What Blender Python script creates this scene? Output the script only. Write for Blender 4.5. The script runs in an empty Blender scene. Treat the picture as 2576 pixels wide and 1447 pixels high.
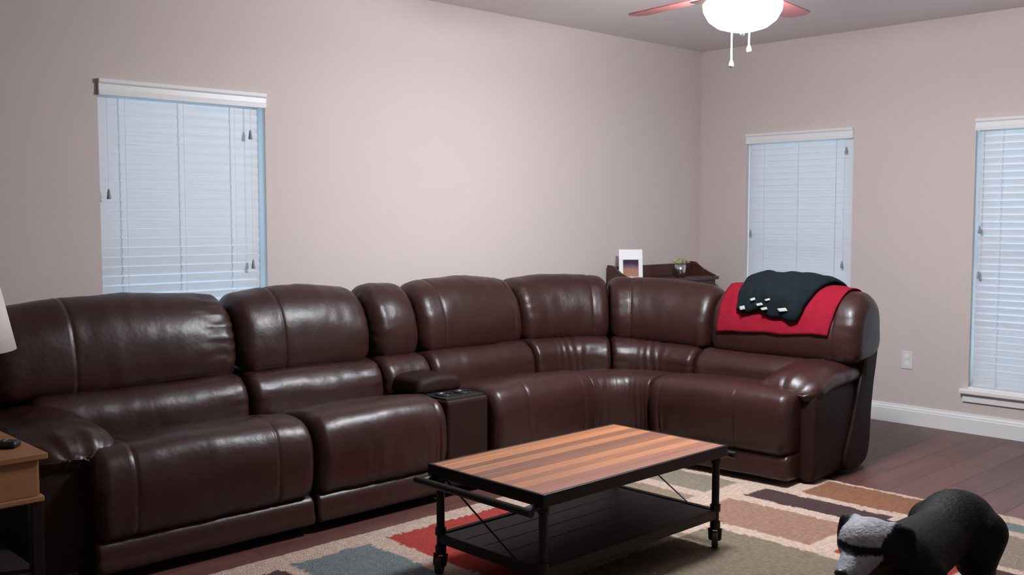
import bpy, bmesh, math, random
from mathutils import Vector, Matrix, noise
random.seed(7)
D = bpy.data
SC = bpy.context.scene
COL = SC.collection

# ------------------------------------------------------------------ camera
W_IMG, H_IMG, F_PX = 2576, 1447, 2550.0
cd = D.cameras.new('camera'); cam = D.objects.new('camera', cd); COL.objects.link(cam)
cd.sensor_width = 36.0; cd.sensor_fit = 'HORIZONTAL'; cd.lens = F_PX * 36.0 / W_IMG
cd.clip_start = 0.05
cam.location = (0, 0, 1.41)
cam.rotation_euler = (math.radians(90 - 4.004), 0, math.radians(46.1 - 90))
SC.camera = cam
# ------------------------------------------------------------------ world, exposure
w = D.worlds.new('sky'); SC.world = w; w.use_nodes = True
bg = w.node_tree.nodes['Background']
bg.inputs[0].default_value = (0.47, 0.72, 1.0, 1); bg.inputs[1].default_value = 3.2
vs = SC.view_settings
vs.view_transform = 'Standard'; vs.look = 'None'; vs.exposure = 0.0; vs.gamma = 1.0; vs.use_curve_mapping = False
BOWL_STRENGTH = 255.0

# ------------------------------------------------------------------ material helpers
def mat(name, col, rough=0.6, metal=0.0, var=0.0, vscale=8.0, bump=0.0, bscale=60.0, spec=0.5,
        stretch=(1, 1, 1), coord='Object', dist=0.01, detail=4.0):
    m = D.materials.new(name); m.use_nodes = True
    nt = m.node_tree; p = nt.nodes['Principled BSDF']
    p.inputs['Base Color'].default_value = (*col, 1); p.inputs['Roughness'].default_value = rough
    p.inputs['Metallic'].default_value = metal; p.inputs['Specular IOR Level'].default_value = spec
    tc = nt.nodes.new('ShaderNodeTexCoord'); mp = nt.nodes.new('ShaderNodeMapping')
    mp.inputs['Scale'].default_value = stretch
    nt.links.new(tc.outputs[coord], mp.inputs['Vector'])
    if var > 0:
        n = nt.nodes.new('ShaderNodeTexNoise'); n.inputs['Scale'].default_value = vscale; n.inputs['Detail'].default_value = detail
        nt.links.new(mp.outputs[0], n.inputs['Vector'])
        mx = nt.nodes.new('ShaderNodeMix'); mx.data_type = 'RGBA'
        mx.inputs['A'].default_value = (*[c * (1 - var) for c in col], 1)
        mx.inputs['B'].default_value = (*[min(1, c * (1 + var)) for c in col], 1)
        nt.links.new(n.outputs['Fac'], mx.inputs['Factor']); nt.links.new(mx.outputs['Result'], p.inputs['Base Color'])
    if bump > 0:
        n2 = nt.nodes.new('ShaderNodeTexNoise'); n2.inputs['Scale'].default_value = bscale; n2.inputs['Detail'].default_value = 5
        nt.links.new(mp.outputs[0], n2.inputs['Vector'])
        b = nt.nodes.new('ShaderNodeBump'); b.inputs['Strength'].default_value = bump; b.inputs['Distance'].default_value = dist
        nt.links.new(n2.outputs['Fac'], b.inputs['Height']); nt.links.new(b.outputs[0], p.inputs['Normal'])
    return m

def wood(name, base, rough, grain=0.25, axis='X', use_obj_color=False, randv=0.0):
    m = D.materials.new(name); m.use_nodes = True
    nt = m.node_tree; p = nt.nodes['Principled BSDF']; p.inputs['Roughness'].default_value = rough
    tc = nt.nodes.new('ShaderNodeTexCoord'); mp = nt.nodes.new('ShaderNodeMapping')
    mp.inputs['Scale'].default_value = (1.5, 26, 26) if axis == 'X' else (26, 1.5, 26)
    oi = nt.nodes.new('ShaderNodeObjectInfo')
    geo = nt.nodes.new('ShaderNodeNewGeometry')
    add = nt.nodes.new('ShaderNodeVectorMath'); add.operation = 'ADD'
    sc = nt.nodes.new('ShaderNodeMath'); sc.operation = 'MULTIPLY'; sc.inputs[1].default_value = 37.0
    nt.links.new(oi.outputs['Random'], sc.inputs[0])
    nt.links.new(geo.outputs['Position'], mp.inputs['Vector'])
    nt.links.new(mp.outputs[0], add.inputs[0]); nt.links.new(sc.outputs[0], add.inputs[1])
    n = nt.nodes.new('ShaderNodeTexNoise'); n.inputs['Scale'].default_value = 1.0; n.inputs['Detail'].default_value = 6; n.inputs['Distortion'].default_value = 0.6
    nt.links.new(add.outputs[0], n.inputs['Vector'])
    mr = nt.nodes.new('ShaderNodeMapRange'); mr.inputs['From Min'].default_value = 0.25; mr.inputs['From Max'].default_value = 0.75
    mr.inputs['To Min'].default_value = 1 - grain; mr.inputs['To Max'].default_value = 1 + grain
    nt.links.new(n.outputs['Fac'], mr.inputs['Value'])
    rv = nt.nodes.new('ShaderNodeMapRange'); rv.inputs['To Min'].default_value = 1 - randv; rv.inputs['To Max'].default_value = 1 + randv
    nt.links.new(oi.outputs['Random'], rv.inputs['Value'])
    mm = nt.nodes.new('ShaderNodeMath'); mm.operation = 'MULTIPLY'
    nt.links.new(mr.outputs[0], mm.inputs[0]); nt.links.new(rv.outputs[0], mm.inputs[1])
    vm = nt.nodes.new('ShaderNodeVectorMath'); vm.operation = 'SCALE'
    vm.inputs[0].default_value = base
    if use_obj_color: nt.links.new(oi.outputs['Color'], vm.inputs[0])
    nt.links.new(mm.outputs[0], vm.inputs['Scale']); nt.links.new(vm.outputs[0], p.inputs['Base Color'])
    b = nt.nodes.new('ShaderNodeBump'); b.inputs['Strength'].default_value = 0.12; b.inputs['Distance'].default_value = 0.004
    nt.links.new(n.outputs['Fac'], b.inputs['Height']); nt.links.new(b.outputs[0], p.inputs['Normal'])
    return m

def vcol_mat(name, rough, bump, bscale, sheen=0.0, var=0.12, vscale=40, dist=0.01):
    m = mat(name, (1, 1, 1), rough, bump=bump, bscale=bscale, dist=dist)
    nt = m.node_tree; p = nt.nodes['Principled BSDF']
    a = nt.nodes.new('ShaderNodeVertexColor'); a.layer_name = 'Col'
    n = nt.nodes.new('ShaderNodeTexNoise'); n.inputs['Scale'].default_value = vscale; n.inputs['Detail'].default_value = 5
    tc = nt.nodes.new('ShaderNodeTexCoord'); nt.links.new(tc.outputs['Object'], n.inputs['Vector'])
    mr = nt.nodes.new('ShaderNodeMapRange'); mr.inputs['From Min'].default_value = .3; mr.inputs['From Max'].default_value = .7
    mr.inputs['To Min'].default_value = 1 - var; mr.inputs['To Max'].default_value = 1 + var
    nt.links.new(n.outputs['Fac'], mr.inputs['Value'])
    vm = nt.nodes.new('ShaderNodeVectorMath'); vm.operation = 'SCALE'
    nt.links.new(a.outputs['Color'], vm.inputs[0]); nt.links.new(mr.outputs[0], vm.inputs['Scale'])
    nt.links.new(vm.outputs[0], p.inputs['Base Color'])
    p.inputs['Sheen Weight'].default_value = sheen
    p.inputs['Specular IOR Level'].default_value = 0.15
    return m

M = {}
M['wall'] = mat('wall_paint', (0.665, 0.582, 0.55), 0.75, var=0.02, vscale=1.5, bump=0.06, bscale=180, spec=0.25, dist=0.003)
M['ceiling'] = mat('ceiling_paint', (0.80, 0.745, 0.735), 0.9, var=0.02, vscale=2, bump=0.1, bscale=140, spec=0.1, dist=0.004)
M['white'] = mat('white_trim_paint', (0.87, 0.87, 0.87), 0.4, var=0.02, vscale=3)
M['plank'] = wood('dark_floor_wood', (0.112, 0.046, 0.038), 0.42, 0.3, 'X', randv=0.18)
M['subfloor'] = mat('subfloor', (0.03, 0.018, 0.015), 0.8, var=0.1)
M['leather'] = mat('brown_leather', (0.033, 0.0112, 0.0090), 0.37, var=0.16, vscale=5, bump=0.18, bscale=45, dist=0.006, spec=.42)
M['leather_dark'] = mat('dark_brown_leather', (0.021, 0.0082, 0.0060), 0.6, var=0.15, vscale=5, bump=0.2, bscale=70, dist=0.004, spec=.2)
M['black'] = mat('black_plastic', (0.012, 0.012, 0.013), 0.4, var=0.1)
M['iron'] = mat('dark_iron', (0.022, 0.016, 0.014), 0.42, 0.7, var=0.25, vscale=30, bump=0.1, bscale=90)
M['rubber'] = mat('caster_rubber', (0.012, 0.011, 0.011), 0.6, var=0.1)
M['tplank'] = wood('table_wood', (1, 1, 1), 0.42, 0.2, 'X', use_obj_color=True)
M['shelf'] = wood('shelf_wood', (0.030, 0.022, 0.018), 0.5, 0.3, 'X', randv=0.2)
M['oak'] = wood('honey_wood', (0.33, 0.155, 0.070), 0.42, 0.25, 'X')
M['darkwood'] = wood('dark_brown_wood', (0.065, 0.024, 0.018), 0.4, 0.25, 'X')
M['cherry'] = wood('cherry_blade_wood', (0.20, 0.058, 0.055), 0.4, 0.15, 'X')
M['bronze'] = mat('bronze_metal', (0.10, 0.07, 0.055), 0.35, 0.9, var=0.1)
M['chrome'] = mat('steel', (0.55, 0.55, 0.56), 0.25, 1.0, var=0.05)
M['red'] = mat('red_fleece', (0.24, 0.009, 0.022), 0.95, var=0.18, vscale=25, bump=0.5, bscale=160, spec=0.1, dist=0.006)
M['navy'] = mat('dark_teal_knit', (0.0065, 0.0115, 0.0145), 0.9, var=0.25, vscale=30, bump=0.4, bscale=200, spec=0.15, dist=0.004)
M['print'] = mat('white_print', (0.36, 0.39, 0.35), 0.8, var=0.15, vscale=40)
M['cord'] = mat('white_cord', (0.85, 0.86, 0.88), 0.7, var=0.05)
M['tassel'] = mat('grey_tassel', (0.30, 0.31, 0.33), 0.6, var=0.1)
M['plate'] = mat('outlet_plastic', (0.74, 0.74, 0.74), 0.4, var=0.02)
M['rug'] = vcol_mat('shag_rug_wool', 1.0, 0.9, 150, sheen=0.08, var=0.22, vscale=55, dist=0.02)
M['fur'] = vcol_mat('dog_fur', 0.55, 0.5, 120, var=0.25, vscale=50)
M['shade'] = mat('lampshade_linen', (0.74, 0.70, 0.66), 0.9, var=0.04, vscale=60, bump=0.2, bscale=200)
M['ceramic'] = mat('olive_ceramic', (0.10, 0.095, 0.05), 0.4, var=0.15)
M['leaf'] = mat('pale_green_leaf', (0.42, 0.44, 0.16), 0.7, var=0.25, vscale=30)

def blind_mat():
    m = D.materials.new('blind_slat'); m.use_nodes = True; nt = m.node_tree
    p = nt.nodes['Principled BSDF']; p.inputs['Base Color'].default_value = (0.84, 0.85, 0.86, 1); p.inputs['Roughness'].default_value = 0.45
    n = nt.nodes.new('ShaderNodeTexNoise'); n.inputs['Scale'].default_value = 6
    mr = nt.nodes.new('ShaderNodeMapRange'); mr.inputs['To Min'].default_value = .42; mr.inputs['To Max'].default_value = .5
    nt.links.new(n.outputs['Fac'], mr.inputs['Value']); nt.links.new(mr.outputs[0], p.inputs['Roughness'])
    t = nt.nodes.new('ShaderNodeBsdfTranslucent'); t.inputs[0].default_value = (0.92, 0.88, 0.88, 1)
    mx = nt.nodes.new('ShaderNodeMixShader'); mx.inputs[0].default_value = 0.30
    o = nt.nodes['Material Output']
    nt.links.new(p.outputs[0], mx.inputs[1]); nt.links.new(t.outputs[0], mx.inputs[2]); nt.links.new(mx.outputs[0], o.inputs[0])
    return m
M['slat'] = blind_mat()
def glass_mat():
    m = D.materials.new('window_glass'); m.use_nodes = True; nt = m.node_tree
    nt.nodes.remove(nt.nodes['Principled BSDF'])
    a = nt.nodes.new('ShaderNodeBsdfTransparent'); a.inputs[0].default_value = (0.93, 0.97, 0.96, 1)
    g = nt.nodes.new('ShaderNodeBsdfGlossy'); g.inputs['Roughness'].default_value = 0.02
    mx = nt.nodes.new('ShaderNodeMixShader'); mx.inputs[0].default_value = 0.06
    nt.links.new(a.outputs[0], mx.inputs[1]); nt.links.new(g.outputs[0], mx.inputs[2])
    nt.links.new(mx.outputs[0], nt.nodes['Material Output'].inputs[0])
    return m
M['glass'] = glass_mat()
def emit_mat():
    m = D.materials.new('lit_frosted_glass'); m.use_nodes = True; nt = m.node_tree
    p = nt.nodes['Principled BSDF']; p.inputs['Base Color'].default_value = (0.9, 0.92, 0.95, 1)
    p.inputs['Emission Color'].default_value = (0.965, 1.01, 1.075, 1); p.inputs['Emission Strength'].default_value = BOWL_STRENGTH
    return m
M['bowl'] = emit_mat()

# ------------------------------------------------------------------ mesh helpers
def link(o, parent=None):
    COL.objects.link(o)
    if parent is not None: o.parent = parent
    return o
def obj(name, bm, m, parent=None, smooth=False, recalc=True):
    me = D.meshes.new(name)
    if recalc: bmesh.ops.recalc_face_normals(bm, faces=bm.faces)
    if smooth:
        for f in bm.faces: f.smooth = True
    bm.to_mesh(me); bm.free(); me.materials.append(M[m] if isinstance(m, str) else m)
    return link(D.objects.new(name, me), parent)
def tag(o, label=None, cat=None, group=None, kind=None):
    if label: o['label'] = label
    if cat: o['category'] = cat
    if group: o['group'] = group
    if kind: o['kind'] = kind
    return o
def thing(name, label, cat, loc=(0, 0, 0), group=None, rz=0):
    o = D.objects.new(name, None); COL.objects.link(o); o.location = loc; o.rotation_euler = (0, 0, rz)
    o.empty_display_size = 0.1
    return tag(o, label, cat, group)
def box(bm, x0, x1, y0, y1, z0, z1, bev=0.0, seg=2, mtx=None):
    b = bmesh.new()
    bmesh.ops.create_cube(b, size=1.0)
    for v in b.verts:
        v.co = Vector((x0 + (v.co.x + .5) * (x1 - x0), y0 + (v.co.y + .5) * (y1 - y0), z0 + (v.co.z + .5) * (z1 - z0)))
    if bev > 0: bmesh.ops.bevel(b, geom=list(b.edges) + list(b.verts), offset=bev, segments=seg, affect='EDGES', profile=0.5)
    if mtx is not None: bmesh.ops.transform(b, matrix=mtx, verts=b.verts)
    join(bm, b); return bm
def join(bm, b):
    me = D.meshes.new('t'); b.to_mesh(me); b.free(); bm.from_mesh(me); D.meshes.remove(me)
def B(*a, **k): return box(bmesh.new(), *a, **k)
def tube(bm, pts, r, n=12, cap=True):
    pts = [Vector(p) for p in pts]; rings = []
    rs = r if isinstance(r, (list, tuple)) else [r] * len(pts)
    t0 = (pts[1] - pts[0]).normalized()
    a = Vector((0, 0, 1)) if abs(t0.z) < .9 else Vector((1, 0, 0))
    nx = t0.cross(a).normalized()
    for i, p in enumerate(pts):
        t = (pts[min(i + 1, len(pts) - 1)] - pts[max(i - 1, 0)]).normalized()
        nx = (nx - t * nx.dot(t)).normalized(); ny = t.cross(nx)
        rings.append([bm.verts.new(p + (nx * math.cos(2 * math.pi * k / n) + ny * math.sin(2 * math.pi * k / n)) * rs[i]) for k in range(n)])
    for i in range(len(rings) - 1):
        for k in range(n):
            bm.faces.new((rings[i][k], rings[i][(k + 1) % n], rings[i + 1][(k + 1) % n], rings[i + 1][k]))
    if cap: bm.faces.new(rings[0]); bm.faces.new(rings[-1])
    return bm
def T(pts, r, n=12): return tube(bmesh.new(), pts, r, n)
def lathe(bm, prof, c=(0, 0, 0), n=40, cap=True):
    rings = []
    for (r, z) in prof:
        rings.append([bm.verts.new((c[0] + r * math.cos(2 * math.pi * k / n), c[1] + r * math.sin(2 * math.pi * k / n), c[2] + z)) for k in range(n)])
    for i in range(len(rings) - 1):
        for k in range(n): bm.faces.new((rings[i][k], rings[i][(k + 1) % n], rings[i + 1][(k + 1) % n], rings[i + 1][k]))
    if cap:
        bm.faces.new(rings[0]); bm.faces.new(rings[-1])
    return bm
def L(prof, c=(0, 0, 0), n=40, cap=True): return lathe(bmesh.new(), prof, c, n, cap)
def copy_tree(o, parent=None, sfx=None):
    c = o.copy(); COL.objects.link(c); c.parent = parent
    for ch in list(o.children): copy_tree(ch, c)
    return c

# ------------------------------------------------------------------ room shell
XW, YW, ZC = 6.68, 4.79, 2.70
X0, Y0 = -2.0, -2.2
TH = 0.14
def wall(name, axis, pos, thick, a0, a1, holes):
    """axis 'Y': plane y=pos spanning x a0..a1; axis 'X': plane x=pos spanning y; thick grows outwards."""
    us = sorted({a0, a1, *[h[0] for h in holes], *[h[1] for h in holes]})
    zs = sorted({0.0, ZC, *[h[2] for h in holes], *[h[3] for h in holes]})
    bm = bmesh.new(); cache = {}
    def V(u, t, z):
        k = (round(u, 4), t, round(z, 4))
        if k not in cache: cache[k] = bm.verts.new((u, pos + t, z) if axis == 'Y' else (pos + t, u, z))
        return cache[k]
    def solid(i, j):
        if not (0 <= i < len(us) - 1 and 0 <= j < len(zs) - 1): return False
        uc, zc = (us[i] + us[i + 1]) / 2, (zs[j] + zs[j + 1]) / 2
        return not any(h[0] < uc < h[1] and h[2] < zc < h[3] for h in holes)
    for i in range(len(us) - 1):
        for j in range(len(zs) - 1):
            if not solid(i, j): continue
            u0, u1, z0, z1 = us[i], us[i + 1], zs[j], zs[j + 1]
            for t in (0.0, thick): bm.faces.new((V(u0, t, z0), V(u1, t, z0), V(u1, t, z1), V(u0, t, z1)))
            for (di, dj, p, q) in ((-1, 0, (u0, z0), (u0, z1)), (1, 0, (u1, z0), (u1, z1)), (0, -1, (u0, z0), (u1, z0)), (0, 1, (u0, z1), (u1, z1))):
                if not solid(i + di, j + dj):
                    bm.faces.new((V(p[0], 0.0, p[1]), V(q[0], 0.0, q[1]), V(q[0], thick, q[1]), V(p[0], thick, p[1])))
    return tag(obj(name, bm, 'wall'), kind='structure')
WIN = {1: ('Y', 1.922, 2.802, 0.29, 2.055), 2: ('X', 3.492, 4.362, 0.29, 2.035), 3: ('X', 1.785, 2.655, 0.29, 2.035)}
wall('wall_left', 'Y', YW, TH, X0 - TH, XW + TH, [WIN[1][1:]])
wall('wall_right', 'X', XW, TH, Y0 - TH, YW, [WIN[3][1:], WIN[2][1:]])
wall('wall_near', 'Y', Y0, -TH, X0 - TH, XW + TH, [])
wall('wall_far_side', 'X', X0, -TH, Y0, YW, [])
tag(obj('ceiling', B(X0 - TH, XW + TH, Y0 - TH, YW + TH, ZC, ZC + 0.12), 'ceiling'), kind='structure')
fl = tag(obj('floor', B(X0 - TH, XW + TH, Y0 - TH, YW + TH, -0.12, -0.012), 'subfloor'), kind='structure')
# floor boards: one object each, sharing one mesh
pl_me = None; PWID = 0.19
y = Y0; row = 0
while y < YW - 0.01:
    y1 = min(y + PWID, YW); x = X0 - (row * 0.53) % 1.7
    while x < XW:
        ln = 1.75
        xa, xb = max(x, X0), min(x + ln, XW)
        if xb - xa > 0.05:
            if pl_me is None:
                o = obj('plank', B(0, 1, 0, 1, -0.012, 0, ), 'plank', fl); pl_me = o.data
            else:
                o = link(D.objects.new('plank', pl_me), fl)
            o.location = (xa + .0008, y + .0008, 0); o.scale = (xb - xa - .0016, y1 - y - .0016, 1)
        x += ln
    y += PWID; row += 1

def extrude_profile(prof, path):
    """prof: (outward offset, z); path: list of two points + inward normal"""
    (p0, p1, n) = path; bm = bmesh.new(); rr = []
    for p in (p0, p1): rr.append([bm.verts.new((p[0] + n[0] * o, p[1] + n[1] * o, z)) for o, z in prof])
    k = len(prof)
    for i in range(k): bm.faces.new((rr[0][i], rr[0][(i + 1) % k], rr[1][(i + 1) % k], rr[1][i]))
    bm.faces.new(rr[0]); bm.faces.new(rr[1]); return bm
bbp = [(0, 0), (.016, 0), (.016, .092), (.013, .098), (.013, .106), (.008, .116), (.006, .128), (0, .128)]
for nm, a, b, n in (('baseboard_left', (X0, YW), (XW, YW), (0, -1)), ('baseboard_right', (XW, Y0), (XW, YW - .017), (-1, 0)),
                    ('baseboard_near', (X0, Y0), (XW - .017, Y0), (0, 1)), ('baseboard_far_side', (X0, Y0 + .017), (X0, YW - .017), (1, 0))):
    tag(obj(nm, extrude_profile(bbp, (a, b, n)), 'white'), kind='structure')

# ------------------------------------------------------------------ windows and blinds
# local frame of a window: u along the wall, o = offset from the room face of the wall (positive = outside)
def wmap(axis):
    return (lambda u, o, z: Vector((u, YW + o, z))) if axis == 'Y' else (lambda u, o, z: Vector((XW + o, u, z)))
def wbox(bm, f, u0, u1, o0, o1, z0, z1, bev=0.0):
    a, b = f(u0, o0, z0), f(u1, o1, z1)
    return box(bm, min(a.x, b.x), max(a.x, b.x), min(a.y, b.y), max(a.y, b.y), z0, z1, bev)
def window(n):
    axis, u0, u1, z0, z1 = WIN[n]; f = wmap(axis)
    bm = bmesh.new()
    for a in ((u0, u0 + .04, z0, z1), (u1 - .04, u1, z0, z1), (u0, u1, z0, z0 + .045), (u0, u1, z1 - .04, z1)):
        wbox(bm, f, a[0], a[1], .085, .135, a[2], a[3], .003)
    fr = tag(obj('window_%d' % n, bm, 'white'), kind='structure')
    zm = (z0 + z1) / 2
    bm = bmesh.new(); wbox(bm, f, u0 + .04, u1 - .04, .09, .125, zm - .02, zm + .02, .003); obj('meeting_rail', bm, 'white', fr)
    for a, b in ((z0 + .045, zm - .02), (zm + .02, z1 - .04)):
        bm = bmesh.new(); wbox(bm, f, u0 + .04, u1 - .04, .105, .109, a, b); obj('pane', bm, 'glass', fr)
    bm = bmesh.new(); wbox(bm, f, u0 - .045, u1 + .045, -.045, 0, z0 - .03, z0, .006)
    wbox(bm, f, u0, u1, 0, .085, z0 - .0, z0 + .012)
    s = obj('window_sill', bm, 'white', fr)
    bm = bmesh.new(); wbox(bm, f, u0 - .03, u1 + .03, -.016, 0, z0 - .085, z0 - .031, .004); obj('window_apron', bm, 'white', fr)
for n in (1, 2, 3): window(n)

def blind(n, gap0, gap1, label, tassels, open_rows):
    axis, u0, u1, z0, z1 = WIN[n]; f = wmap(axis)
    c = f((u0 + u1) / 2, 0, z0 + .02)
    root = thing('window_blind', label, 'blind', c, 'closed white window blinds')
    inv = -c
    def W_(bm): bmesh.ops.translate(bm, vec=inv, verts=bm.verts); return bm
    # valance with a moulded face
    zt = z1; vp = [(.01, zt - .076), (-.018, zt - .076), (-.020, zt - .058), (-.016, zt - .050), (-.016, zt - .026), (-.024, zt - .018), (-.026, zt - .002), (.01, zt - .002)]
    bm = bmesh.new(); rr = []
    for u in (u0 + .001, u1 - .001): rr.append([bm.verts.new(f(u, o, z)) for o, z in vp])
    k = len(vp)
    for i in range(k): bm.faces.new((rr[0][i], rr[0][(i + 1) % k], rr[1][(i + 1) % k], rr[1][i]))
    bm.faces.new(rr[0]); bm.faces.new(rr[1]); obj('valance', W_(bm), 'white', root)
    s0, s1 = u0 + gap0, u1 - gap1
    bm = bmesh.new(); wbox(bm, f, s0, s1, .012, .058, zt - .055, zt - .006, .002); obj('headrail', W_(bm), 'white', root)
    # slats
    pitch = 0.0455; zz = zt - .094; i = 0; shared = {}
    zb = z0 + .029
    rows = []
    while zz > zb + .022: rows.append(zz); zz -= pitch
    for i, zc in enumerate(rows):
        t = i / max(1, len(rows) - 1)
        tilt = open_rows(t); key = round(tilt / 2) * 2
        if key not in shared:
            a = math.radians(key); bm = bmesh.new(); hw = .0252
            ring = []
            for uu in (s0, s1):
                pr = []
                for sgn, th in ((1, .0014), (-1, -.0014)):
                    for q in (range(5) if sgn > 0 else range(4, -1, -1)):
                        xx = -hw + q * hw / 2; crown = .0022 * (1 - (xx / hw) ** 2)
                        lo, lz = crown + th, xx
                        oo = lo * math.cos(a) + lz * math.sin(a); z_ = lz * math.cos(a) - lo * math.sin(a)
                        pr.append(bm.verts.new(f(uu, .035 - oo, z_)))
                ring.append(pr)
            k = len(ring[0])
            for q in range(k): bm.faces.new((ring[0][q], ring[0][(q + 1) % k], ring[1][(q + 1) % k], ring[1][q]))
            bm.faces.new(ring[0]); bm.faces.new(ring[1])
            bmesh.ops.translate(bm, vec=Vector((inv.x, inv.y, 0)), verts=bm.verts)
            o = obj('slat', bm, 'slat', root); shared[key] = o.data
        else: o = link(D.objects.new('slat', shared[key]), root)
        o.location = (0, 0, zc - c.z)
    bm = bmesh.new(); wbox(bm, f, s0, s1, .022, .048, zb - .016, zb + .006, .004); obj('bottom_rail', W_(bm), 'slat', root)
    for fr in (.15, .5, .83):
        u = s0 + fr * (s1 - s0)
        bm = bmesh.new(); wbox(bm, f, u - .0016, u + .0016, .0052, .0068, zb, zt - .06); obj('ladder_cord', W_(bm), 'cord', root)
    for (u, z, tp) in tassels:
        bm = T([f(u, -.004, zt - .078) , f(u, -.004, z)], .0009, 6)
        pc = obj('pull_cord', W_(bm), 'cord', root)
        p = f(u, -.004, z)
        bm = L([(.002, .030), (.005, .026), (.008, .006), (.0105, -.014), (.009, -.018)], (p.x, p.y, p.z), 12)
        t = obj('tassel', W_(bm), 'tassel', pc, smooth=True)
    return root
blind(1, .004, .030, 'wide-slat white blind closed behind the backrests, with a bright gap down one side',
      [(2.712, 1.83, 0), (1.962, 1.51, 0), (2.716, 1.155, 0)], lambda t: 6 if t < .38 else 6 + 26 * (t - .38) / .62)
blind(2, .008, .008, 'white blind closed in the window above the red throw',
      [(3.545, 1.87, 0), (4.315, 1.28, 0), (3.56, 1.065, 0)], lambda t: 6)
blind(3, .008, .016, 'white blind above the sill and bare wooden floor, beside the outlet',
      [(2.612, 1.32, 0), (2.610, 1.03, 0)], lambda t: 18 if t < .8 else 10)

# ------------------------------------------------------------------ sweeps for upholstery
def catmull(pts, n, closed=True):
    P = [Vector(p) for p in pts]; N = len(P); out = []
    segs = N if closed else N - 1
    dense = []
    for i in range(segs):
        p0, p1, p2, p3 = (P[(i - 1) % N], P[i], P[(i + 1) % N], P[(i + 2) % N])
        for q in range(16):
            t = q / 16
            dense.append(.5 * ((2 * p1) + (-p0 + p2) * t + (2 * p0 - 5 * p1 + 4 * p2 - p3) * t * t + (-p0 + 3 * p1 - 3 * p2 + p3) * t ** 3))
    dense.append(dense[0].copy() if closed else P[-1].copy())
    cum = [0]
    for a, b in zip(dense, dense[1:]): cum.append(cum[-1] + (b - a).length)
    j = 0
    for k in range(n):
        s = cum[-1] * k / n
        while cum[j + 1] < s: j += 1
        t = (s - cum[j]) / max(1e-9, cum[j + 1] - cum[j]); out.append(dense[j].lerp(dense[j + 1], t))
    return out
class Sweep:
    def __init__(s, prof, mapf, u0, u1, rad, nu=44, npf=64, grooves=(), crown=None, amp=.004, seed=0, gdepth=.0035, wr=None):
        s.P = catmull(prof, npf); s.mapf = mapf; s.u0, s.u1, s.rad, s.nu, s.n = u0, u1, rad, nu, npf
        s.gr, s.crown, s.amp, s.seed, s.gd, s.wr = grooves, crown, amp, seed, gdepth, wr
        xs = [p[0] for p in s.P]; zs = [p[1] for p in s.P]
        s.c = Vector(((min(xs) + max(xs)) / 2, (min(zs) + max(zs)) / 2)); s.h = ((max(xs) - min(xs)) / 2, (max(zs) - min(zs)) / 2)
        area = sum(s.P[i][0] * s.P[(i + 1) % npf][1] - s.P[(i + 1) % npf][0] * s.P[i][1] for i in range(npf))
        s.sg = 1 if area > 0 else -1
        s.N = []
        for i in range(npf):
            t = s.P[(i + 1) % npf] - s.P[i - 1]; nn = Vector((t[1], -t[0])) * s.sg; s.N.append(nn.normalized())
    def point(s, u, k, off=0.0):
        k0 = int(math.floor(k)) % s.n; k1 = (k0 + 1) % s.n; fr = k - math.floor(k)
        p = s.P[k0].lerp(s.P[k1], fr); nn = s.N[k0].lerp(s.N[k1], fr)
        Lg = s.u1 - s.u0; e = min(u - s.u0, s.u1 - u); ins = 0.0
        if e < s.rad:
            q = max(0.0, s.rad - e); ins = s.rad - math.sqrt(max(0, s.rad ** 2 - q * q))
        kx = max(.02, 1 - ins / s.h[0]); kz = max(.02, 1 - ins / s.h[1])
        d = s.c[0] + (p[0] - s.c[0]) * kx; z = s.c[1] + (p[1] - s.c[1]) * kz
        S_ = (u - s.u0) / Lg
        dsp = off
        if s.amp:
            dsp += s.amp * (noise.noise(Vector((u * 5 + s.seed * 7.3, p[0] * 7, p[1] * 7 + s.seed))) * 1.0
                            + .5 * noise.noise(Vector((u * 17 + s.seed, p[0] * 9, p[1] * 9))))
            ee = min(1.0, e / .22)
            dsp += s.amp * .9 * (1 - ee) * noise.noise(Vector((u * 9 + 3, p[0] * 46 + s.seed, p[1] * 46)))
        for g in s.gr:
            gu = s.u0 + g * Lg; dsp -= s.gd * math.exp(-((u - gu) / .009) ** 2)
        if s.wr: dsp += s.wr(S_, p[0], p[1])
        d += nn[0] * dsp; z += nn[1] * dsp
        if s.crown: d, z = s.crown(S_, d, z)
        return Vector(s.mapf(u, d, z))
    def kfor(s, test):
        for k in range(s.n):
            if test(s.P[k]): return k
    def build(s, name, m, parent):
        bm = bmesh.new(); rings = []
        us = []
        ne = 9; Lg = s.u1 - s.u0; r = min(s.rad, Lg * .45)
        for i in range(ne): us.append(s.u0 + r * (1 - math.cos(math.pi / 2 * i / ne)))
        nm_ = s.nu
        for i in range(nm_ + 1): us.append(s.u0 + r + (Lg - 2 * r) * i / nm_)
        for i in range(1, ne + 1): us.append(s.u1 - r * (1 - math.sin(math.pi / 2 * (1 - i / ne) + 0)) if False else s.u1 - r * (1 - math.cos(math.pi / 2 * (1 - i / ne))))
        for g in s.gr:
            gu = s.u0 + g * Lg
            us += [gu + q for q in (-.016, -.009, -.004, 0, .004, .009, .016)]
        us = sorted(us); us2 = [us[0]]
        for q in us[1:]:
            if q - us2[-1] > 1e-4: us2.append(q)
        for u in us2: rings.append([bm.verts.new(s.point(u, k)) for k in range(s.n)])
        for a, b in zip(rings, rings[1:]):
            for k in range(s.n): bm.faces.new((a[k], a[(k + 1) % s.n], b[(k + 1) % s.n], b[k]))
        for rg in (rings[0], rings[-1]):
            cc = bm.verts.new(sum((v.co for v in rg), Vector()) / s.n)
            for k in range(s.n): bm.faces.new((rg[k], rg[(k + 1) % s.n], cc))
        return obj(name, bm, m, parent, smooth=True)

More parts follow.
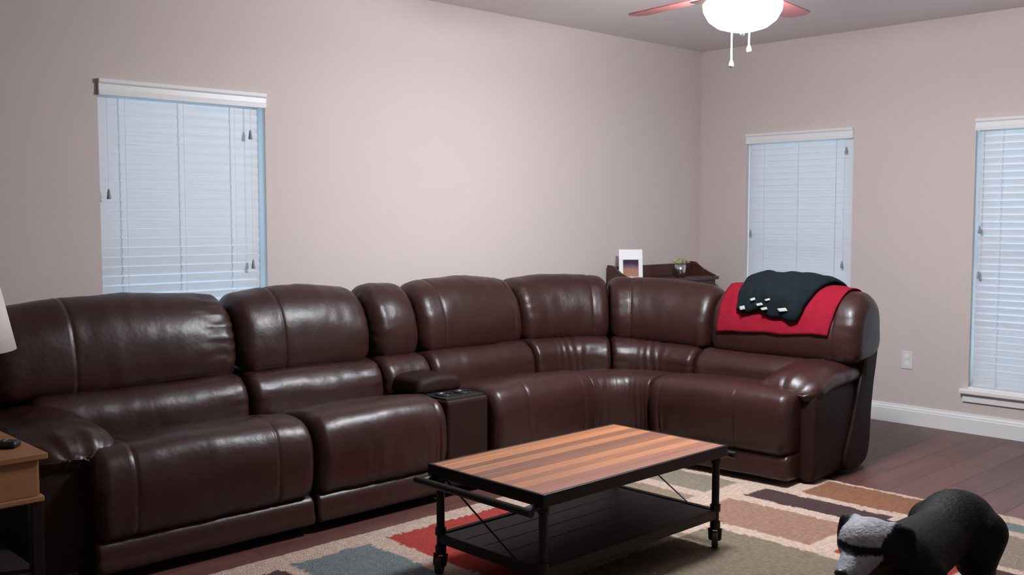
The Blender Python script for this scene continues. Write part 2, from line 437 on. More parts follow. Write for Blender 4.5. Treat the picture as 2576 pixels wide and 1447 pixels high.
# ------------------------------------------------------------------ sectional sofa
sofa = thing('sectional_sofa', 'long brown leather reclining sectional sofa curving around the corner of the room', 'sofa', (0, 0, 0))
YF = 3.765
FS = Vector((4.555, 2.73)); RA = math.radians(4.0)
US = Vector((-math.sin(RA), math.cos(RA))); NS = Vector((math.cos(RA), math.sin(RA)))
OW = Vector((4.31, 3.57))
def long_(u, d, z): return (u, YF + d, z)
def sag(z, f): return z - .05 * f * min(1.0, max(0.0, (z - .47) / .15))
def short_(u, d, z): p = FS + US * u + NS * d; return (p.x, p.y, sag(z, 1.0))
def short_raw(u, d, z): p = FS + US * u + NS * d; return (p.x, p.y, z)
R0, R1 = YF - OW.y, -(OW - FS).dot(NS); UE = (OW - FS).dot(US)
def wedge_(u, d, z):   # u: 0..1 angle parameter scaled by arc length 1.1
    s = u / 1.1; th = math.radians(90 + (4 - 90) * s); r = R0 + (R1 - R0) * s + d
    return (OW.x + r * math.cos(th), OW.y + r * math.sin(th), sag(z, max(0.0, (s - .4) / .6)))
P_SEAT = [(.60, .28), (.63, .43), (.50, .468), (.32, .500), (.15, .522), (.045, .495), (.0, .41), (-.004, .30), (.012, .195), (.07, .165), (.30, .17)]
P_BASE = [(.035, .045), (.020, .10), (.032, .165), (.10, .18), (.30, .17), (.30, .05)]
P_LUMB = [(.50, .43), (.478, .53), (.505, .615), (.575, .662), (.70, .655), (.73, .54), (.70, .43)]
P_HEAD = [(.615, .650), (.578, .73), (.595, .85), (.650, .955), (.735, 1.015), (.83, 1.02), (.905, .965), (.935, .85), (.93, .70), (.80, .645)]
P_SHELL = [(.50, .05), (.78, .05), (.835, .35), (.885, .62), (.93, .82), (.90, .90), (.76, .90), (.70, .60), (.60, .30)]
def dome(h): return lambda S, d, z: (d - .012 * (1 - (2 * S - 1) ** 2), z + h * (1 - (2 * S - 1) ** 2) * max(0, (z - .66) / .36))
def pucker(side, a=.008):
    def fn(S, d, z):
        e = S if side < 0 else 1 - S
        if e > .22: return 0
        return a * (1 - e / .22) * math.sin((z * 1.0 + d * .6) * 95 + 6 * noise.noise(Vector((S * 9, z * 5, 0))))
    return fn
def seat_creases(S, d, z):   # gathered leather along the front edge of a seat
    if z < .2: return 0
    return .0022 * math.sin(S * 130 + 4 * noise.noise(Vector((S * 11, z * 3, 1)))) * max(0, noise.noise(Vector((S * 4, z * 4, 9))) + .25)
parts = []
def module(mp, u0, u1, bu0, bu1, seed, seat_gr=(), head_gr=(), seat=True, width_pad=0.0, lum_wr=None, head_wr=None, dm=.035, lu0=None, lu1=None, su0=None):
    g = .004
    if seat:
        Sweep(P_SEAT, mp, u0 + g, u1 - g, .055, grooves=seat_gr, amp=.0055, seed=seed, wr=seat_creases,
              crown=lambda S, d, z: (d, z + .016 * (1 - (2 * S - 1) ** 2) * (1 if z > .4 else 0))).build('seat_cushion', 'leather', sofa)
        Sweep(P_BASE, mp, u0 + g, u1 - g, .02, nu=24, npf=40, amp=.003, seed=seed + 3).build('base_panel', 'leather', sofa)
    Sweep(P_LUMB, mp, (lu0 if lu0 is not None else bu0) + g, (lu1 if lu1 is not None else bu1) - g, .05, amp=.006, seed=seed + 11, wr=lum_wr).build('lumbar_cushion', 'leather', sofa)
    h = Sweep(P_HEAD, mp, bu0 + g, bu1 - g, .075, grooves=head_gr, amp=.006, seed=seed + 23, crown=dome(dm), wr=head_wr)
    h.build('headrest_cushion', 'leather', sofa)
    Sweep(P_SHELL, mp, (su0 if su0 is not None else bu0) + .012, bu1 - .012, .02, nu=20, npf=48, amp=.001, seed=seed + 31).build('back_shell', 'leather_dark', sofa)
    return h
module(long_, 1.465, 2.44, 1.29, 2.395, 1, seat_gr=(.16, .80), head_gr=(.30,), head_wr=pucker(1, .007), lu0=1.42)
module(long_, 2.445, 3.21, 2.40, 3.175, 2, seat_gr=(.90,), head_gr=(.3,))
module(long_, 3.21, 3.51, 3.18, 3.50, 3, seat=False, dm=.02, head_wr=pucker(-1, .004))
module(long_, 3.515, 4.315, 3.505, 4.305, 4, seat_gr=(.3, .85), head_gr=(.2, .88))
# corner wedge: one seat, two back halves
Sweep([(p[0] * .93 + .045, p[1] - .012) for p in P_SEAT], wedge_, .015, 1.085, .05, nu=50, amp=.005, seed=6).build('corner_seat_cushion', 'leather', sofa)
Sweep([(p[0] + .06, p[1]) for p in P_BASE], wedge_, .0, 1.1, .02, nu=24, npf=40, amp=.003, seed=7).build('base_panel', 'leather', sofa)
wr_w = lambda S, d, z: .0035 * math.sin(S * 62 + 5 * noise.noise(Vector((S * 7, z * 4, 2)))) * max(0, noise.noise(Vector((S * 3 + 5, 1, 2))) + .4)
for a, b, sd in ((.0, .55, 8), (.55, 1.1, 9)):
    Sweep(P_LUMB, wedge_, a + .004, b - .004, .035, nu=40, amp=.005, seed=sd, wr=wr_w).build('lumbar_cushion', 'leather', sofa)
    Sweep(P_HEAD, wedge_, a + .004, (b if a == 0 else b + .03) - .004, .055, nu=44, amp=.006, seed=sd + 5, crown=dome(.02), grooves=(.82,) if a == 0 else (.2,)).build('headrest_cushion', 'leather', sofa)
    Sweep(P_SHELL, wedge_, a, b, .02, nu=24, npf=48, amp=.001, seed=sd + 9).build('back_shell', 'leather_dark', sofa)
HEAD5 = module(short_, -.02, UE - .005, -.135, UE - .045, 12, seat_gr=(.36, .90), head_gr=(.16,), lum_wr=pucker(-1, .012), lu0=.02, lu1=UE - .005, su0=-.128)
# arms (recessed behind the seat fronts)
def arm(mapf, seed):
    body = [(0, .05), (-.012, .28), (0, .50), (.10, .52), (.215, .50), (.215, .05), (.1, .045)]
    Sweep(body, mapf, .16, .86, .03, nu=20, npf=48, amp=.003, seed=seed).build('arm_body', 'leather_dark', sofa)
    pad = [(.12, .475), (.02, .485), (-.022, .525), (.0, .575), (.09, .612), (.20, .618), (.29, .585), (.335, .53), (.30, .485), (.20, .470)]
    wr = lambda S, d, z: .006 * max(0, 1 - S / .35) * math.sin(d * 60 + S * 14 + 3 * noise.noise(Vector((S * 6, d * 12, seed))))
    Sweep(pad, mapf, .13, .80, .09, nu=36, npf=56, amp=.006, seed=seed + 1, wr=wr,
          crown=lambda S, d, z: (d, z - .05 * max(0, 1 - S / .45) ** 2 + .02 * S)).build('arm_pad', 'leather', sofa)
arm(lambda u, d, z: (1.285 + d, YF + u - .05, z), 41)
arm(lambda u, d, z: short_raw(d - .085, u, z - .015), 51)
# console between the seats
cm = bmesh.new(); box(cm, 3.222, 3.502, YF + .045, YF + .62, .05, .495, .02, 3)
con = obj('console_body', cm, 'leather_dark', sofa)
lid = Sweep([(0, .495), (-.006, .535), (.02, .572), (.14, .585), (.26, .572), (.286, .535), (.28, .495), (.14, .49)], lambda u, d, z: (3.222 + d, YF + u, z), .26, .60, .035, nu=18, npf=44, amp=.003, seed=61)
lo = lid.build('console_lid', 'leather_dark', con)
tr = obj('console_tray', B(3.235, 3.49, YF + .07, YF + .255, .492, .502, .004), 'black', con)
for cy in (3.302, 3.424):
    obj('cup_holder', L([(.034, -.05), (.036, .006), (.044, .008), (.046, .004), (.046, -.002), (.040, -.06)], (cy, YF + .165, .502), 28, cap=False), 'black', con, smooth=True)
for (x, y_) in ((1.4, 3.9), (1.4, 4.5), (2.42, 3.9), (2.42, 4.5), (3.36, 3.95), (3.36, 4.5), (4.28, 3.98), (4.3, 4.5)):
    obj('foot', B(x - .03, x + .03, y_ - .03, y_ + .03, 0.0, .06, .005), 'black', sofa)
for (u, d) in ((.05, .23), (.05, .70), (.80, .12), (.80, .70)):
    x, y_, _ = short_(u, d, 0)
    obj('foot', B(x - .03, x + .03, y_ - .03, y_ + .03, (.018 if x < 4.96 else 0), .06, .005), 'black', sofa)

# ------------------------------------------------------------------ throw and folded cloth on the end headrest
def drape(name, m, parent, S, corners, off, nu=46, nv=40, thick=.006, wav=.004, edge=.02, seed=0, puff=0.0):
    """corners: (u,k) lower-a, lower-b, upper-b, upper-a on sweep S"""
    bm = bmesh.new(); g = []
    for j in range(nv + 1):
        rowv = []
        for i in range(nu + 1):
            a, b = i / nu, j / nv
            la = [corners[0][q] * (1 - a) + corners[1][q] * a for q in (0, 1)]
            ub = [corners[3][q] * (1 - a) + corners[2][q] * a for q in (0, 1)]
            u = la[0] * (1 - b) + ub[0] * b; k = la[1] * (1 - b) + ub[1] * b
            u += .006 * noise.noise(Vector((b * 6, seed, 1))) * (1 if a in (0, 1) else .5)
            k += edge * 12 * noise.noise(Vector((a * 4 + seed, 3, 1))) * (1 - b)
            e = min(a, 1 - a, b, 1 - b); pf = puff * min(1, e / .2) ** .5 * (0.75 + .5 * noise.noise(Vector((a * 2.2 + seed, b * 2.2, 5))))
            n_ = off + pf + wav * (noise.noise(Vector((a * 7 + seed, b * 6, 2))) + .7 * math.sin(a * 24 + 5 * noise.noise(Vector((a * 3, b * 2, seed)))) * .5)
            rowv.append(bm.verts.new(S.point(u, k, max(.004, n_))))
        g.append(rowv)
    for j in range(nv):
        for i in range(nu): bm.faces.new((g[j][i], g[j][i + 1], g[j + 1][i + 1], g[j + 1][i]))
    o = obj(name, bm, m, parent, smooth=True, recalc=False)
    # make the sheet solid, growing away from the cushion
    c = sum((v.co for v in o.data.vertices), Vector()) / len(o.data.vertices)
    md = o.modifiers.new('thickness', 'SOLIDIFY'); md.thickness = thick; md.offset = 0
    return o
nP = HEAD5.n
def kz(zv, front=True):
    best = min((abs(HEAD5.P[k][1] - zv), k) for k in range(nP) if HEAD5.P[k][0] < .72)
    return best[1]
k_low, k_mid = kz(.752), kz(.80)
k_top = max(range(nP), key=lambda k: HEAD5.P[k][1])
k_back = min((abs(HEAD5.P[k][1] - .90), k) for k in range(nP) if HEAD5.P[k][0] > .85)[1]
if k_back < k_low: k_back += nP
red = drape('throw_blanket', 'red', None, HEAD5, [(.73, k_low + .8), (.035, k_low + 2.0), (-.045, k_back), (.745, k_back)], .012, seed=2, thick=.008, wav=.004, edge=.05)
tag(red, 'red fleece throw draped over the backrest at the end of the sofa', 'blanket')
dk = drape('folded_shirt', 'navy', None, HEAD5, [(.60, kz(.885)), (.215, kz(.84)), (.05, k_back - 3), (.66, k_back - 2)], .032, seed=9, thick=.012, wav=.008, edge=.12, puff=.048)
tag(dk, 'dark teal folded shirt with white print lying on the red throw', 'clothing')
for i, (u, z, su, sz) in enumerate(((.545, .888, .030, .022), (.485, .922, .028, .014), (.440, .893, .036, .014), (.405, .884, .036, .014), (.390, .917, .028, .010), (.290, .890, .050, .018))):
    kk = kz(z); bm = bmesh.new(); g = []
    for a in range(7):
        r = []
        for b in range(5):
            sk = .35 * (b / 4 - .5) * su
            r.append(bm.verts.new(HEAD5.point(u + su * (a / 6 - .5) + sk, kk + .8 * (sz / .02) * (b / 4 - .5) - .35 * (a / 6 - .5), .070 + .010 * (i in (1, 4)))))
        g.append(r)
    for a in range(6):
        for b in range(4): bm.faces.new((g[a][b], g[a + 1][b], g[a + 1][b + 1], g[a][b + 1]))
    o = obj('print_mark', bm, 'print', dk, smooth=True); md = o.modifiers.new('thickness', 'SOLIDIFY'); md.thickness = .002; md.offset = 0

# ------------------------------------------------------------------ rug
RX0, RX1, RY0, RY1 = 1.60, 4.91, 1.15, 3.63
CREAM = (.63, .465, .37)
BL = [(4.565, 4.865, 2.06, 2.64, (.27, .11, .05)), (4.31, 4.50, 2.10, 2.80, (.060, .026, .026)), (3.85, 4.22, 2.17, 2.82, (.34, .19, .13)),
      (2.62, 3.77, 1.78, 2.62, (.235, .185, .125)), (4.22, 4.50, 2.96, 3.46, (.27, .225, .165)), (3.50, 4.12, 2.95, 3.46, (.30, .22, .15)),
      (2.60, 3.36, 2.74, 3.505, (.42, .040, .028)), (2.12, 2.505, 2.98, 3.49, (.17, .20, .205)), (1.72, 2.06, 2.70, 3.47, (.075, .035, .03)),
      (4.67, 4.79, 1.22, 1.76, (.17, .21, .20)), (4.16, 4.60, 1.22, 1.72, (.30, .235, .18)), (3.60, 4.11, 1.2, 1.55, (.06, .035, .025)),
      (3.84, 4.10, 1.60, 2.06, (.33, .030, .026)), (1.72, 2.5, 1.4, 2.62, (.25, .19, .13)), (2.62, 3.5, 1.25, 1.70, (.26, .10, .05))]
def rug():
    st = .0125; nx = int((RX1 - RX0) / st); ny = int((RY1 - RY0) / st)
    vs_, cs, fs = [], [], []
    for j in range(ny + 1):
        for i in range(nx + 1):
            x = RX0 + (RX1 - RX0) * i / nx; y = RY0 + (RY1 - RY0) * j / ny
            wx = x + .014 * noise.noise(Vector((x * 6, y * 6, 0))) + .009 * noise.noise(Vector((x * 45, y * 45, 3)))
            wy = y + .014 * noise.noise(Vector((x * 6, y * 6, 7))) + .009 * noise.noise(Vector((x * 45, y * 45, 11)))
            c = CREAM
            for (a, b, p, q, cc) in BL:
                if a < wx < b and p < wy < q: c = cc; break
            edge = min(i, nx - i, j, ny - j)
            z = .013 + .004 * noise.noise(Vector((x * 70, y * 70, 1))) + .002 * noise.noise(Vector((x * 14, y * 14, 1)))
            if edge == 0: z = .004
            vs_.append((x, y, z)); cs.append((*c, 1))
    for j in range(ny):
        for i in range(nx):
            a = j * (nx + 1) + i; fs.append((a, a + 1, a + nx + 2, a + nx + 1))
    # underside so the rug is a solid
    b0 = len(vs_); vs_ += [(RX0, RY0, .001), (RX1, RY0, .001), (RX1, RY1, .001), (RX0, RY1, .001)]; cs += [(*CREAM, 1)] * 4
    fs.append((b0 + 3, b0 + 2, b0 + 1, b0))
    me = D.meshes.new('area_rug'); me.from_pydata(vs_, [], fs); me.update()
    at = me.color_attributes.new('Col', 'FLOAT_COLOR', 'POINT')
    flat = [q for c in cs for q in c]; at.data.foreach_set('color', flat)
    for p in me.polygons: p.use_smooth = True
    me.materials.append(M['rug'])
    return tag(link(D.objects.new('area_rug', me)), 'shaggy cream rug with red, blue-grey, brown and tan colour blocks', 'rug')
rug()

# ------------------------------------------------------------------ coffee table on casters
ct = thing('coffee_table', 'industrial coffee table with striped wood top, iron frame and casters', 'table', (3.015, 2.715, .017))
tx0, tx1, ty0, ty1, tz = 2.46, 3.57, 2.40, 3.03, .45
def rel(bm): bmesh.ops.translate(bm, vec=-Vector((3.015, 2.715, .017)), verts=bm.verts); return bm
cols = [(0.316, 0.119, 0.049), (0.371, 0.149, 0.055), (0.195, 0.077, 0.04), (0.334, 0.136, 0.059), (0.176, 0.072, 0.04), (0.195, 0.079, 0.043), (0.371, 0.149, 0.068), (0.25, 0.102, 0.054), (0.371, 0.153, 0.074), (0.242, 0.102, 0.065), (0.279, 0.122, 0.08)]
nb = len(cols); fw_ = .014
for i in range(nb):
    a = ty1 - fw_ - (ty1 - ty0 - 2 * fw_) * (i + 1) / nb; b = a + (ty1 - ty0 - 2 * fw_) / nb
    o = obj('plank', rel(B(tx0 + fw_, tx1 - fw_, a + .0006, b - .0006, tz - .025, tz, .0007, 1)), 'tplank', ct); o.color = (*cols[i], 1)
bm = bmesh.new()
for a in ((tx0, tx1, ty0, ty0 + fw_), (tx0, tx1, ty1 - fw_, ty1), (tx0, tx0 + fw_, ty0 + fw_, ty1 - fw_), (tx1 - fw_, tx1, ty0 + fw_, ty1 - fw_)): box(bm, *a, tz - .045, tz + .001, .003)
box(bm, tx0 + .02, tx1 - .02, ty0 + .02, ty1 - .02, tz - .04, tz - .026)
obj('top_frame', rel(bm), 'iron', ct)
lx = (tx0 + .035, tx1 - .035); ly = (ty0 + .035, ty1 - .035)
sh = .172
for x in lx:
    for y_ in ly:
        lg = obj('leg', rel(T([(x, y_, .10), (x, y_, tz - .03)], .016, 16)), 'iron', ct, smooth=False)
        for zz in (tz - .06, sh + .012, .112): obj('pipe_collar', rel(T([(x, y_, zz - .014), (x, y_, zz + .014)], .022, 16)), 'iron', lg)
        # caster: fork and wheel
        bm = bmesh.new(); tube(bm, [(x, y_, .092), (x, y_, .112)], .02, 14)
        ang = .6; dx, dy = math.cos(ang), math.sin(ang)
        wc = Vector((x - dx * .018, y_ - dy * .018, .052))
        for sgn in (-1, 1):
            off = Vector((-dy, dx, 0)) * .019 * sgn
            tube(bm, [Vector((x, y_, .095)) + off, wc + off], [.011, .008], 8)
        tube(bm, [wc - Vector((-dy, dx, 0)) * .022, wc + Vector((-dy, dx, 0)) * .022], .005, 8)
        cs_ = obj('caster', rel(bm), 'iron', ct)
        bm = bmesh.new(); ax = Vector((-dy, dx, 0))
        tube(bm, [wc - ax * .013, wc - ax * .010, wc + ax * .010, wc + ax * .013], [.031, .035, .035, .031], 28)
        obj('wheel', rel(bm), 'rubber', cs_)
# lower shelf: frame and boards
bm = bmesh.new()
for a in ((lx[0], lx[1], ly[0] - .012, ly[0] + .012), (lx[0], lx[1], ly[1] - .012, ly[1] + .012), (lx[0] - .012, lx[0] + .012, ly[0], ly[1]), (lx[1] - .012, lx[1] + .012, ly[0], ly[1])):
    box(bm, *a, sh - .035, sh + .006, .003)
obj('shelf_frame', rel(bm), 'iron', ct)
ns = 5
for i in range(ns):
    a = ly[0] + .013 + (ly[1] - ly[0] - .026) * i / ns; b = a + (ly[1] - ly[0] - .026) / ns
    obj('shelf_board', rel(B(lx[0] + .013, lx[1] - .013, a + .001, b - .001, sh - .02, sh, .002, 1)), 'shelf', ct)
# push handles on both short ends and diagonal rods
for x, sg in ((tx0, -1), (tx1, 1)):
    hz = tz - .052; xo = x + sg * .058
    bm = T([(xo, ly[0] - .035, hz), (xo, ly[1] + .035, hz)], .0145, 14)
    h = obj('handle_bar', rel(bm), 'iron', ct)
    for y_ in (ly[0], ly[1]):
        bm = T([(x - sg * .03, y_, hz + .004), (x + sg * .02, y_, hz + .004), (xo, y_, hz)], .014, 12)
        obj('handle_bracket', rel(bm), 'iron', h)
    xr = lx[0] if sg < 0 else lx[1]
    obj('brace_rod', rel(T([(xr, ly[1] - .02, tz - .05), (xr, ly[0] + .14, sh + .004)], .0035, 8)), 'iron', ct)

# ------------------------------------------------------------------ end table, lamp, remote
et = thing('end_table', 'honey-coloured wooden end table beside the sofa arm', 'table', (.92, 3.92, 0))
def rel2(bm): bmesh.ops.translate(bm, vec=-Vector((.92, 3.92, 0)), verts=bm.verts); return bm
ex0, ex1, ey0, ey1, ez = .60, 1.235, 3.585, 4.25, .60
for i in range(5):
    a = ey0 + (ey1 - ey0) * i / 5; obj('top_board', rel2(B(ex0, ex1, a + .0005, a + (ey1 - ey0) / 5 - .0005, ez - .022, ez, .003, 1)), 'oak', et)
for nm, a in (('apron', (ex0 + .03, ex1 - .03, ey0 + .018, ey0 + .04)), ('apron', (ex0 + .03, ex1 - .03, ey1 - .04, ey1 - .018)), ('apron', (ex0 + .018, ex0 + .04, ey0 + .04, ey1 - .04)), ('apron', (ex1 - .04, ex1 - .018, ey0 + .04, ey1 - .04))):
    obj(nm, rel2(B(*a, ez - .15, ez - .023, .003)), 'oak', et)
bm = bmesh.new()
for a in ((ex0 + .012, ex1 - .012, ey0 + .010, ey0 + .03), (ex0 + .012, ex1 - .012, ey1 - .03, ey1 - .010), (ex0 + .010, ex0 + .03, ey0 + .03, ey1 - .03), (ex1 - .03, ex1 - .010, ey0 + .03, ey1 - .03)): box(bm, *a, ez - .170, ez - .150, .004)
obj('apron_moulding', rel2(bm), 'oak', et)
for x in (ex0 + .035, ex1 - .035):
    for y_ in (ey0 + .04, ey1 - .04): obj('leg', rel2(B(x - .02, x + .02, y_ - .02, y_ + .02, 0, ez - .165, .004)), 'iron', et)
bm = bmesh.new(); box(bm, ex0 + .03, ex1 - .03, ey0 + .03, ey1 - .03, .16, .185, .004); obj('lower_shelf', rel2(bm), 'shelf', et)

lp = thing('table_lamp', 'table lamp with off-white fabric shade on the end table', 'lamp', (1.005, 3.95, ez))
obj('lamp_base', L([(.001, 0), (.075, 0), (.078, .012), (.05, .03), (.045, .05), (.075, .10), (.088, .16), (.075, .22), (.038, .265), (.026, .29), (.026, .31), (.001, .31)], (0, 0, 0), 36), 'ceramic', lp, smooth=True)
obj('lamp_neck', T([(0, 0, .30), (0, 0, .56)], .007, 12), 'bronze', lp)
bm = L([(.245, .335), (.185, .62)], (0, 0, 0), 56, cap=False)
shd = obj('lamp_shade', bm, 'shade', lp, smooth=True); md = shd.modifiers.new('t', 'SOLIDIFY'); md.thickness = .003
bm = bmesh.new()
for k in range(3):
    a = k * 2.094; tube(bm, [(0, 0, .60), (.187 * math.cos(a), .187 * math.sin(a), .61)], .002, 6)
obj('shade_spider', bm, 'bronze', lp)
rm = thing('remote_control', 'black rounded remote lying on the end table', 'remote', (1.125, 3.79, ez), rz=-.75)
bm = bmesh.new(); box(bm, -.085, .085, -.028, .028, .0, .026, .012, 4); obj('remote_body', bm, 'black', rm, smooth=True)
for i in range(5):
    for j in range(2): obj('button', L([(.005, 0), (.005, .002), (.001, .0024)], (-.06 + i * .025, -.009 + j * .018, .0258), 10), 'tassel', rm)

# ------------------------------------------------------------------ sideboard in the corner, frame, candle pot
sb = thing('corner_sideboard', 'dark brown wooden sideboard with a raised back rail in the room corner', 'sideboard', (6.06, 4.6, 0))
def rel3(bm): bmesh.ops.translate(bm, vec=-Vector((6.06, 4.6, 0)), verts=bm.verts); return bm
sx0, sx1, sy0, sy1, sz_ = 5.53, 6.54, 4.50, 4.765, .955
obj('body', rel3(B(sx0 + .02, sx1 - .02, sy0 + .02, sy1 - .005, .06, sz_ - .025, .004)), 'darkwood', sb)
obj('worktop', rel3(B(sx0, sx1, sy0, sy1, sz_ - .025, sz_, .005)), 'darkwood', sb)
obj('back_rail', rel3(B(sx0 + .02, sx1 - .02, sy1 - .025, sy1 - .003, sz_, 1.05, .004)), 'darkwood', sb)
for x in (sx0 + .001, sx1 - .021):
    bm = bmesh.new(); pr = [(sy1 - .003, sz_), (sy1 - .003, 1.062), (sy1 - .05, 1.058), (sy1 - .12, 1.01), (sy1 - .20, .975), (sy0 + .03, sz_ + .008), (sy0 + .03, sz_)]
    r = [[bm.verts.new((xx, y_, z)) for y_, z in pr] for xx in (x, x + .02)]
    for i in range(len(pr)): bm.faces.new((r[0][i], r[0][(i + 1) % len(pr)], r[1][(i + 1) % len(pr)], r[1][i]))
    bm.faces.new(r[0]); bm.faces.new(r[1]); obj('side_rail', rel3(bm), 'darkwood', sb)
for i in range(2):
    a = sx0 + .04 + i * .475; d_ = obj('door', rel3(B(a, a + .455, sy0 + .004, sy0 + .022, .10, sz_ - .05, .004)), 'darkwood', sb)
    obj('knob', rel3(L([(.006, -.0), (.012, .01), (.010, .018)], (a + (.42 if i == 0 else .04), sy0 - .0, .55), 14)), 'bronze', d_)
for x in (sx0 + .05, sx1 - .05):
    for y_ in (sy0 + .05, sy1 - .04): obj('foot', rel3(B(x - .025, x + .025, y_ - .025, y_ + .025, 0, .06, .004)), 'darkwood', sb)

def photo_mat():
    m = D.materials.new('photo_print'); m.use_nodes = True; nt = m.node_tree; p = nt.nodes['Principled BSDF']; p.inputs['Roughness'].default_value = .65; p.inputs['Specular IOR Level'].default_value = .2
    tc = nt.nodes.new('ShaderNodeTexCoord'); mp = nt.nodes.new('ShaderNodeMapping'); mp.inputs['Scale'].default_value = (9, 9, 9)
    n = nt.nodes.new('ShaderNodeTexNoise'); n.inputs['Scale'].default_value = 1.0; n.inputs['Detail'].default_value = 2
    nt.links.new(tc.outputs['Object'], mp.inputs[0]); nt.links.new(mp.outputs[0], n.inputs['Vector'])
    sep = nt.nodes.new('ShaderNodeSeparateXYZ'); nt.links.new(tc.outputs['Object'], sep.inputs[0])
    ad = nt.nodes.new('ShaderNodeMath'); ad.operation = 'MULTIPLY_ADD'; ad.inputs[1].default_value = 6.5; nt.links.new(sep.outputs['Z'], ad.inputs[0]); 
    sb_ = nt.nodes.new('ShaderNodeMath'); sb_.operation = 'MULTIPLY'; sb_.inputs[1].default_value = .4; nt.links.new(n.outputs['Fac'], sb_.inputs[0]); nt.links.new(sb_.outputs[0], ad.inputs[2])
    cr = nt.nodes.new('ShaderNodeValToRGB'); e = cr.color_ramp.elements
    e[0].position = .45; e[0].color = (.42, .22, .13, 1); e[1].position = .98; e[1].color = (.06, .02, .06, 1)
    x = e.new(.72); x.color = (.40, .19, .15, 1); x = e.new(.84); x.color = (.20, .12, .16, 1)
    nt.links.new(ad.outputs[0], cr.inputs[0]); nt.links.new(cr.outputs[0], p.inputs['Base Color'])
    return m
M['photo'] = photo_mat()
pf = thing('photo_frame', 'white photo frame standing on the corner sideboard', 'photo frame', (5.625, 4.62, sz_), rz=-.75)
tl = Matrix.Rotation(math.radians(-9), 4, 'X')
fwid, fh = .17, .222
bm = bmesh.new()
for a in ((-fwid / 2, fwid / 2, 0, .026), (-fwid / 2, fwid / 2, fh - .075, fh), (-fwid / 2, -fwid / 2 + .030, .026, fh - .075), (fwid / 2 - .030, fwid / 2, .026, fh - .075)):
    box(bm, a[0], a[1], -.007, .007, a[2], a[3], .002, 1, tl)
obj('frame_border', bm, 'white', pf)
obj('photo', B(-fwid / 2 + .028, fwid / 2 - .028, -.001, .004, .024, fh - .073, mtx=tl), 'photo', pf)
obj('easel_back', B(-.03, .03, .060, .064, .012, .13, mtx=Matrix.Rotation(math.radians(14), 4, 'X')), 'white', pf)
cp = thing('candle_pot', 'small silver pot with pale green sprigs on the corner sideboard', 'pot', (6.18, 4.60, sz_))
obj('pot', L([(.001, 0), (.034, 0), (.040, .05), (.043, .095), (.040, .095), (.036, .06), (.001, .055)], (0, 0, 0), 28), 'chrome', cp, smooth=True)
for i in range(9):
    a = i * 2.4; r = .03 + .012 * (i % 3)
    st_ = obj('sprig', T([(0, 0, .06), (.4 * r * math.cos(a), .4 * r * math.sin(a), .09), (r * math.cos(a), r * math.sin(a), .115 + .008 * (i % 4))], [.0022, .002, .0012], 6), 'leaf', cp)
    bm = bmesh.new(); c_ = Vector((r * math.cos(a), r * math.sin(a), .112 + .008 * (i % 4)))
    bmesh.ops.create_icosphere(bm, subdivisions=2, radius=1); bmesh.ops.scale(bm, vec=(.014, .008, .009), verts=bm.verts)
    bmesh.ops.rotate(bm, cent=(0, 0, 0), matrix=Matrix.Rotation(a, 3, 'Z'), verts=bm.verts); bmesh.ops.translate(bm, vec=c_, verts=bm.verts)
    obj('leaf', bm, 'leaf', st_, smooth=True)

# ------------------------------------------------------------------ wall outlet
ou = thing('wall_outlet', 'white electrical outlet plate on the wall between the windows', 'outlet', (XW, 3.065, .437))
obj('cover_plate', B(-.006, 0, -.038, .038, -.060, .060, .003), 'plate', ou)
for zc in (-.026, .026):
    s_ = obj('socket', L([(.001, 0), (.017, 0), (.017, .003), (.001, .003)], (0, 0, 0), 24), 'white', ou); s_.rotation_euler = (0, -math.pi / 2, 0); s_.location = (-.006, 0, zc)
    for dy in (-.006, .006): obj('slot', B(-.0005, .0006, dy - .001, dy + .001, -.0045, .0045), 'black', s_).location = (0, 0, .0033)

# ------------------------------------------------------------------ ceiling fan with lit bowl
fan = thing('ceiling_fan', 'ceiling fan with reddish wood blades and a glowing glass bowl', 'ceiling fan', (3.93, 2.60, ZC))
zt = lambda z: z - ZC
obj('canopy', L([(.001, 0), (.07, 0), (.068, -.02), (.035, -.06), (.016, -.07), (.001, -.07)], n=36), 'bronze', fan, smooth=True)
obj('downrod', T([(0, 0, -.05), (0, 0, -.17)], .012, 16), 'bronze', fan)
obj('motor_housing', L([(.001, -.145), (.05, -.145), (.11, -.165), (.14, -.20), (.14, -.25), (.115, -.285), (.07, -.30), (.07, -.325), (.10, -.335), (.001, -.335)], n=44), 'bronze', fan, smooth=True)
obj('light_bowl', L([(.165, -.333), (.176, -.345), (.172, -.375), (.150, -.415), (.110, -.445), (.060, -.460), (.001, -.464)], n=48), 'bowl', fan, smooth=True)
obj('finial', L([(.001, -.485), (.008, -.482), (.011, -.474), (.008, -.464), (.001, -.463)], n=16), 'chrome', fan, smooth=True)
